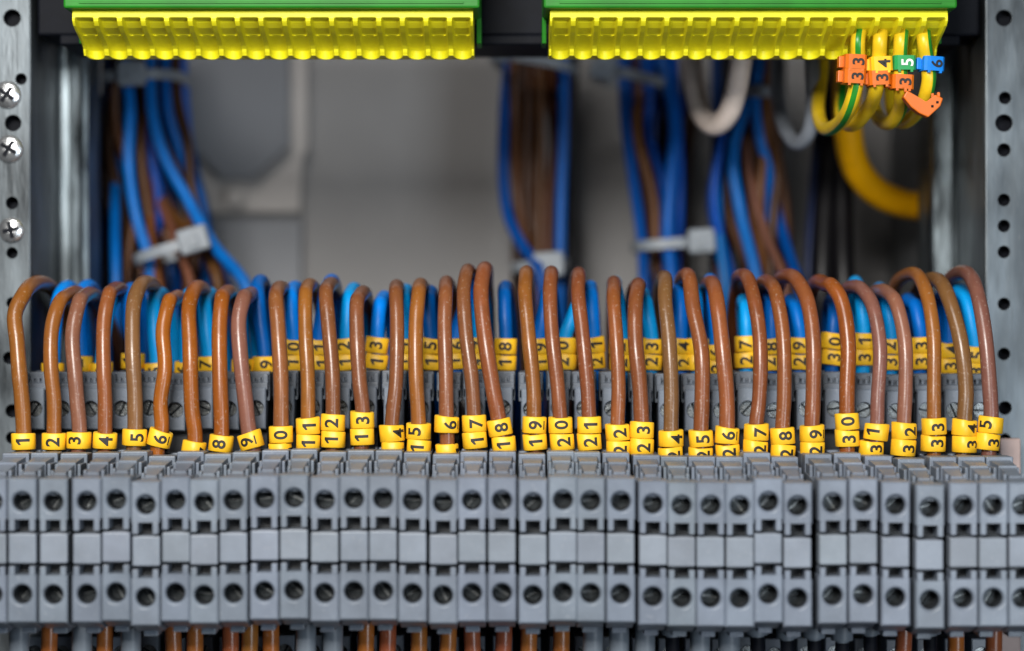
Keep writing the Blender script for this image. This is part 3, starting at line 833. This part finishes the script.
# ================================================================== BACKGROUND WIRES
Bl, Br, Bk = 'blue', 'brown', 'black'
DN = lambda px, y=112: [(px, 330, y), (px, 420, y + 2)]
BUN = [  # black filler wires added behind to keep the gaps between strands dark
 # left bundle
 (Bl, 'blurred blue wire at the outer left edge of the left bundle', [(108, -5, 118), (108, 60, 118), (104, 120, 120), (100, 200, 120), (98, 280, 116)], 1.9, (0, 40, 110)),
 (Br, 'blurred brown wire curving at the left of the left bundle', [(120, -5, 112), (119, 60, 110), (114, 110, 110), (110, 150, 112), (118, 190, 114), (125, 240, 116)], 1.8, (70, 46, 30)),
 (Bl, 'blurred blue wire dropping straight down low at the left of the left bundle', [(121, 150, 126), (116, 185, 114), (115, 230, 104), (116, 280, 98)], 2.1, (0, 84, 190)),
 (Bl, 'bright blue wire down the middle of the left bundle', [(124, -5, 108), (124, 60, 106), (130, 105, 104), (129, 165, 102), (136, 215, 102), (150, 265, 100)], 2.35, (0, 92, 205)),
 (Br, 'blurred brown wire in the middle of the left bundle', [(136, -5, 112), (138, 60, 112), (141, 110, 110), (142, 165, 108), (148, 210, 108), (160, 270, 108)], 2.0, (96, 58, 28)),
 (Bl, 'bright blue wire sweeping down to the right through the lower left tie', [(148, -5, 104), (150, 60, 104), (152, 110, 102), (164, 155, 100), (188, 200, 98), (212, 243, 94), (248, 290, 88)], 2.4, (0, 92, 205)),
 (Bl, 'second blue wire sweeping right, behind the first in the left bundle', [(166, -5, 110), (165, 60, 108), (168, 110, 106), (180, 150, 108), (200, 200, 112), (206, 260, 114)], 2.2, (0, 80, 185)),
 (Br, 'brown wire on the right edge of the left bundle', [(178, -5, 112), (176, 60, 110), (178, 100, 108), (188, 145, 106), (192, 190, 106), (206, 235, 104), (222, 285, 100)], 1.9, (84, 52, 30)),
 (Br, 'ochre brown wire crossing behind the left bundle towards its lower tie', [(140, 60, 120), (146, 140, 120), (162, 195, 116), (185, 230, 108), (216, 275, 98)], 2.0, (112, 72, 34)),
 (Bl, 'thin blue wire peeking out at the right of the left bundle', [(182, 60, 124), (186, 120, 124), (196, 170, 122), (206, 215, 120), (215, 280, 118)], 1.8, (0, 62, 140)),
 (Br, 'pinkish brown wire below the lower left tie', [(150, 120, 118), (158, 190, 114), (176, 240, 102), (192, 290, 94)], 1.9, (134, 84, 66)),
 (Br, 'orange brown wire left of the pinkish one below the tie', [(146, 140, 116), (150, 200, 110), (152, 245, 104), (160, 290, 98)], 1.8, (128, 76, 44)),
 (Bl, 'dark blue wire deep in the left bundle', [(158, -5, 124), (158, 80, 124), (160, 150, 124), (168, 210, 124), (170, 290, 120)], 1.8, (0, 46, 120)),
 (Bk, 'black filler wire at the back left of the left bundle', [(112, -5, 132), (112, 100, 132), (110, 200, 132), (120, 300, 130)], 2.4, (14, 15, 20)),
 (Bk, 'black filler wire at the back centre of the left bundle', [(146, -5, 132), (146, 100, 132), (140, 200, 132), (150, 300, 130)], 3.0, (14, 15, 20)),
 (Bk, 'black filler wire at the back right of the left bundle', [(170, -5, 132), (170, 100, 132), (182, 190, 132), (190, 300, 130)], 3.0, (14, 15, 20)),
 # centre bundle
 (Bl, 'dark blue wire bowing out at the left of the centre bundle', [(512, -5, 130), (508, 60, 130), (504, 110, 128), (503, 170, 126), (508, 215, 122), (522, 245, 116), (540, 272, 110)], 2.3, (0, 62, 160)),
 (Br, 'dark brown wire leftmost inside the centre bundle', [(518, -5, 132), (518, 80, 132), (518, 180, 132), (516, 290, 130)], 2.1, (62, 38, 26)),
 (Br, 'dark brown wire second from the left in the centre bundle', [(529, -5, 130), (528, 80, 130), (526, 180, 130), (528, 290, 128)], 2.2, (78, 46, 26)),
 (Bk, 'black filler wire in the centre bundle', [(536, -5, 136), (535, 80, 136), (530, 180, 136), (530, 290, 134)], 2.6, (12, 13, 18)),
 (Br, 'ochre brown wire in the middle of the centre bundle', [(540, -5, 129), (540, 80, 129), (540, 180, 129), (538, 290, 127)], 2.2, (92, 56, 26)),
 (Br, 'reddish brown wire at the right of the centre bundle', [(551, -5, 128), (552, 80, 128), (554, 140, 128), (549, 200, 128), (548, 290, 126)], 2.1, (88, 46, 24)),
 (Bl, 'straight blue wire at the right edge of the centre bundle', [(564, -5, 122), (564, 70, 122), (563, 140, 122), (561, 200, 122), (560, 285, 120)], 2.4, (0, 70, 170)),
 (Bk, 'black filler wire behind the blue one at the right of the centre bundle', [(574, -5, 140), (572, 90, 140), (570, 200, 140), (572, 290, 138)], 1.8, (14, 15, 20)),
 # second bundle
 (Bl, 'blue wire at the left of the bundle under the pale loop', [(622, -5, 128), (623, 70, 128), (625, 120, 126), (633, 180, 122), (641, 235, 116), (644, 290, 110)], 2.2, (0, 62, 158)),
 (Br, 'dark brown wire beside the blue one in the right centre bundle', [(634, -5, 132), (634, 80, 132), (640, 150, 130), (650, 210, 126), (660, 290, 118)], 2.2, (74, 44, 26)),
 (Bl, 'blue wire crossing in the middle of the right centre bundle', [(646, -5, 126), (644, 60, 126), (648, 110, 126), (656, 150, 126), (662, 200, 126), (655, 290, 120)], 1.9, (0, 66, 165)),
 (Bl, 'bright blue wire bending at the right of the right centre bundle', [(658, -5, 120), (660, 50, 120), (668, 85, 118), (674, 125, 116), (671, 175, 114), (668, 230, 112), (672, 290, 108)], 2.5, (0, 76, 185)),
 (Br, 'brown wire at the right edge of the right centre bundle', [(690, -5, 134), (690, 70, 134), (690, 130, 132), (684, 180, 130), (680, 290, 124)], 2.2, (72, 44, 28)),
 (Bk, 'black filler wire behind the right centre bundle', [(660, -5, 140), (656, 90, 140), (664, 180, 140), (676, 290, 138)], 3.4, (12, 13, 18)),
 (Bk, 'second black filler wire behind the right centre bundle', [(642, -5, 142), (640, 90, 142), (652, 190, 142), (664, 290, 140)], 2.6, (12, 13, 18)),
 # right bundle
 (Bl, 'blue wire left of the right bundle, under the pale loop', [(762, -5, 118), (752, 60, 116), (735, 100, 114), (720, 150, 112), (718, 220, 110), (726, 290, 106)], 2.2, (0, 84, 178)),
 (Bl, 'long blue wire running down the right bundle', [(770, -5, 112), (764, 55, 110), (750, 95, 108), (733, 150, 106), (740, 210, 104), (758, 290, 98)], 2.5, (0, 86, 192)),
 (Bl, 'blue wire curling past the white tie of the right bundle', [(758, -5, 106), (758, 60, 106), (755, 100, 106), (760, 140, 106), (768, 170, 108), (766, 205, 112), (776, 290, 112)], 2.2, (0, 88, 200)),
 (Br, 'dark brown wire curving at the right of the right bundle', [(772, 60, 118), (764, 100, 116), (770, 140, 112), (777, 175, 110), (774, 210, 110), (770, 290, 108)], 1.9, (86, 54, 32)),
 (Br, 'pinkish brown wire slanting down across the right bundle', [(752, 90, 120), (746, 150, 110), (754, 195, 104), (768, 240, 98), (784, 280, 90)], 1.9, (126, 84, 72)),
 (Bl, 'short blue wire slanting at the lower right of the right bundle', [(768, 170, 120), (778, 215, 114), (788, 250, 106), (800, 290, 96)], 2.1, (0, 62, 160)),
 (Bl, 'navy wire at the back of the right bundle', [(716, -5, 134), (716, 150, 132), (714, 290, 126)], 2.2, (0, 40, 112)),
 (Bk, 'black filler wire behind the right bundle', [(748, -5, 134), (746, 150, 134), (756, 290, 132)], 3.4, (12, 13, 18)),
 (Bk, 'black filler wire in the shade left of the right bundle', [(728, -5, 136), (727, 150, 136), (738, 290, 132)], 3.2, (12, 13, 18)),
 (Bk, 'thick black cable left of the orange cable', [(836, -5, 118), (834, 80, 116), (832, 140, 112), (826, 200, 108), (822, 290, 102)], 3.0, (14, 15, 19)),
 (Bk, 'thick black cable nearest to the orange cable', [(848, 20, 116), (846, 90, 114), (842, 150, 110), (842, 210, 106), (844, 290, 100)], 3.0, (14, 15, 19)),
 (Bl, 'navy wire left of the thick black cables', [(822, -5, 120), (820, 100, 120), (814, 180, 116), (808, 290, 110)], 1.9, (12, 26, 74)),
]
for kind, lab, pth, r, colr in BUN:
    end = pth[-1]
    full = pth + [(end[0] + random.uniform(-3, 3), 345, end[2] + 2), (end[0], 440, end[2] + 6)]
    bmw = bmesh.new(); pts = [P(*p) for p in full]
    tube(bmw, pts, r * (.64 if kind != 'black' else 1), seg=12, n=6)
    w = build(kind + '_wire', bmw, M['wire_clean'], None, pts[-1])
    w.color = srgb(colr[0] * (.85 if kind == 'brown' else 1), colr[1] * (1.12 if kind == 'blue' else .85), colr[2] * (.9 if kind == 'blue' else .8)); tag(w, lab, 'wire', 'blurred wires at the back of the cabinet')

PACK = [('left', 14, 108, 126, [(106, -5), (108, 60), (106, 120), (108, 200), (118, 290)], [(184, -5), (182, 60), (186, 110), (206, 200), (238, 290)], .6),
        ('centre', 9, 126, 134, [(514, -5), (513, 60), (512, 130), (514, 200), (524, 290)], [(568, -5), (568, 60), (566, 130), (564, 200), (562, 290)], .75),
        ('right centre', 10, 116, 134, [(626, -5), (628, 70), (632, 130), (642, 200), (652, 290)], [(692, -5), (690, 70), (688, 130), (682, 200), (680, 290)], .6),
        ('right', 14, 106, 130, [(738, -5), (736, 60), (722, 130), (712, 200), (720, 290)], [(786, -5), (782, 60), (780, 130), (784, 200), (800, 290)], .5)]
for word, cnt, ya, yb, pl, pr_, fb in PACK:
    for k in range(cnt):
        f0 = (k + random.random()) / cnt
        pts = []
        yy = random.uniform(ya, yb)
        for (a, b), (c, d) in zip(pl, pr_):
            f = max(0, min(1, f0 + random.uniform(-.17, .17)))
            pts.append(P(lin(f, a, c), b, yy + random.uniform(-3, 3)))
        pts += [P(lin(f0, pl[-1][0], pr_[-1][0]), 345, yy), P(lin(f0, pl[-1][0], pr_[-1][0]), 440, yy + 4)]
        br_ = random.random() < fb
        bmw = bmesh.new(); tube(bmw, pts, random.uniform(1.15, 1.5), seg=10, n=6)
        w = build(('brown' if br_ else 'blue') + '_wire', bmw, M['wire_clean'], None, pts[-1])
        w.color = srgb(*random.choice([(84, 52, 30), (66, 40, 26), (104, 66, 36), (52, 34, 26)] if br_ else [(0, 70, 160), (0, 52, 126), (0, 88, 180), (0, 36, 92)]))
        tag(w, 'thin %s strand packed among the blurred wires of the %s bundle' % ('brown' if br_ else 'blue', word), 'wire', 'strands packed in the %s bundle' % word)


def loop(name, lab, cat, pth, r, colr):
    bmw = bmesh.new(); pts = [P(*p) for p in pth]; r *= 1.04
    tube(bmw, pts, r, seg=20, n=8)
    w = build(name, bmw, M['wire_clean'], None, pts[0]); w.color = srgb(*colr); tag(w, lab, cat)
loop('cable', 'thick pale pinkish-white cable looping below the right terminal bar', 'cable',
     [(694, -8, 96), (692, 40, 90), (694, 80, 84), (701, 112, 78), (714, 125, 72), (728, 114, 66), (737, 85, 62), (742, 50, 60), (744, 10, 60)], 2.55, (236, 220, 208))
loop('cable', 'slim grey cable looping under the right terminal bar beside the right bundle', 'cable',
     [(778, -8, 96), (778, 50, 90), (778, 95, 84), (785, 128, 78), (797, 143, 72), (808, 134, 66), (813, 105, 62), (812, 65, 60), (810, 10, 60)], 1.75, (128, 134, 142))
loop('cable', 'fat orange-yellow cable curving off behind the right metal strip', 'cable',
     [(848, 20, 84), (847, 80, 88), (848, 130, 92), (855, 165, 96), (874, 190, 100), (900, 203, 104), (924, 207, 108), (945, 207, 112)], 3.5, (255, 182, 6))

# cable ties
def tie(lab, c, wpx, dep, tilt, head, band=2.6):
    """flat nylon band round a bundle: centre px,py,y; half width px; half depth mm; tilt degrees; head = (fraction across, px width, px height)"""
    cc = P(*c); a = wpx / s_at(c[2])
    t = thing('cable_tie', lab, 'cable tie', cc, 'nylon cable ties')
    bm = bmesh.new(); n = 36; prev = None; first = None
    def sec(k):
        th = 2 * math.pi * k / n; x, y = math.cos(th), math.sin(th)
        q = (abs(x) ** 3 + abs(y) ** 3) ** (-1 / 3)
        x, y = x * q, y * q
        return [(x * a, y * dep, -band / 2), (x * a, y * dep, band / 2), (x * (a + .8), y * (dep + .8), band / 2), (x * (a + .8), y * (dep + .8), -band / 2)]
    for k in range(n):
        cur = ring(bm, sec(k))
        if prev: bridge(bm, prev, cur)
        else: first = cur
        prev = cur
    bridge(bm, prev, first)
    b = build('band', bm, M['tie'], t); b.location = (0, 0, 0); b.rotation_euler = (0, R(-tilt), 0)
    bm = bmesh.new(); hw, hh = head[1] / 2 / s_at(c[2]), head[2] / 2 / s_at(c[2])
    hx = head[0] * a
    cbox(bm, hx - hw, hx + hw, -dep - 3.8, -dep - .1, -hh, hh, 0.7)
    cbox(bm, hx - hw * .35, hx + hw * .35, -dep - 4.4, -dep - 3.6, -hh * .6, hh * .3, 0.3)
    h = build('tie_head', bm, M['tie'], t); h.location = (0, 0, 0); h.rotation_euler = (0, R(-tilt), 0)
tie('white cable tie with square head round the top of the left bundle', (145, 82, 114), 40, 17, 2, (-.02, 26, 24))
tie('white cable tie slanting round the bottom of the left bundle', (176, 250, 104), 38, 13, 17, (.72, 30, 25))
tie('pale cable tie round the top of the centre bundle', (535, 66, 130), 40, 14, -10, (-.9, 18, 18))
tie('pale cable tie with round head round the top of the right centre bundle', (634, 82, 130), 40, 14, -14, (-.85, 24, 24))
tie('cable tie low on the centre bundle just above the brown loops', (540, 266, 124), 26, 10, 4, (.3, 30, 24))
tie('cable tie low on the right centre bundle', (668, 245, 120), 34, 12, 4, (.85, 26, 24))
tie('small white cable tie on the right bundle', (752, 97, 112), 20, 12, 0, (.0, 16, 12))

# ================================================================== CAMERA, LIGHT
cam = bpy.data.cameras.new('camera'); co = bpy.data.objects.new('camera', cam); COL.objects.link(co)
co.location = (0, (F - D) * MM, 0); co.rotation_euler = (R(90), 0, 0)
cam.sensor_width = 36; cam.lens = 36 * D / (1024 / PX0)
cam.clip_start = 0.02; cam.clip_end = 10
cam.dof.use_dof = True; cam.dof.focus_distance = (D - F + 17) * MM; cam.dof.aperture_fstop = 5.4; cam.dof.aperture_blades = 8
SC.camera = co

def area(name, loc, target, sx, sy, power, col):
    l = bpy.data.lights.new(name, 'AREA'); l.shape = 'RECTANGLE'; l.size = sx; l.size_y = sy; l.energy = power; l.color = col
    o = bpy.data.objects.new(name, l); COL.objects.link(o); o.location = loc
    o.rotation_euler = (Vector(target) - Vector(loc)).to_track_quat('-Z', 'Y').to_euler()
area('key_lamp', (-0.09, -0.49, 0.19), (0, 0.02, -0.01), 0.17, 0.13, 3.8, (1.0, 0.975, 0.94))
area('top_fill', (-0.12, -0.36, 0.38), (0, 0.02, -0.01), 0.24, 0.10, 1.3, (1.0, 0.97, 0.93))  # unseen light added for the tops of the wire arcs
area('fill_lamp', (0.30, -0.56, -0.07), (0, 0.12, 0.02), 0.20, 0.26, 1.6, (0.82, 0.91, 1.0))  # unseen fill added to reach the cables under the bars
w = bpy.data.worlds.new('World'); SC.world = w; w.use_nodes = True
bg = w.node_tree.nodes['Background']; bg.inputs['Color'].default_value = (0.75, 0.86, 1.0, 1); bg.inputs['Strength'].default_value = 0.03
SC.view_settings.view_transform = 'Standard'; SC.view_settings.look = 'None'; SC.view_settings.exposure = 0; SC.view_settings.gamma = 1
SC.cycles.max_bounces = 6
SC.cycles.use_denoising = True
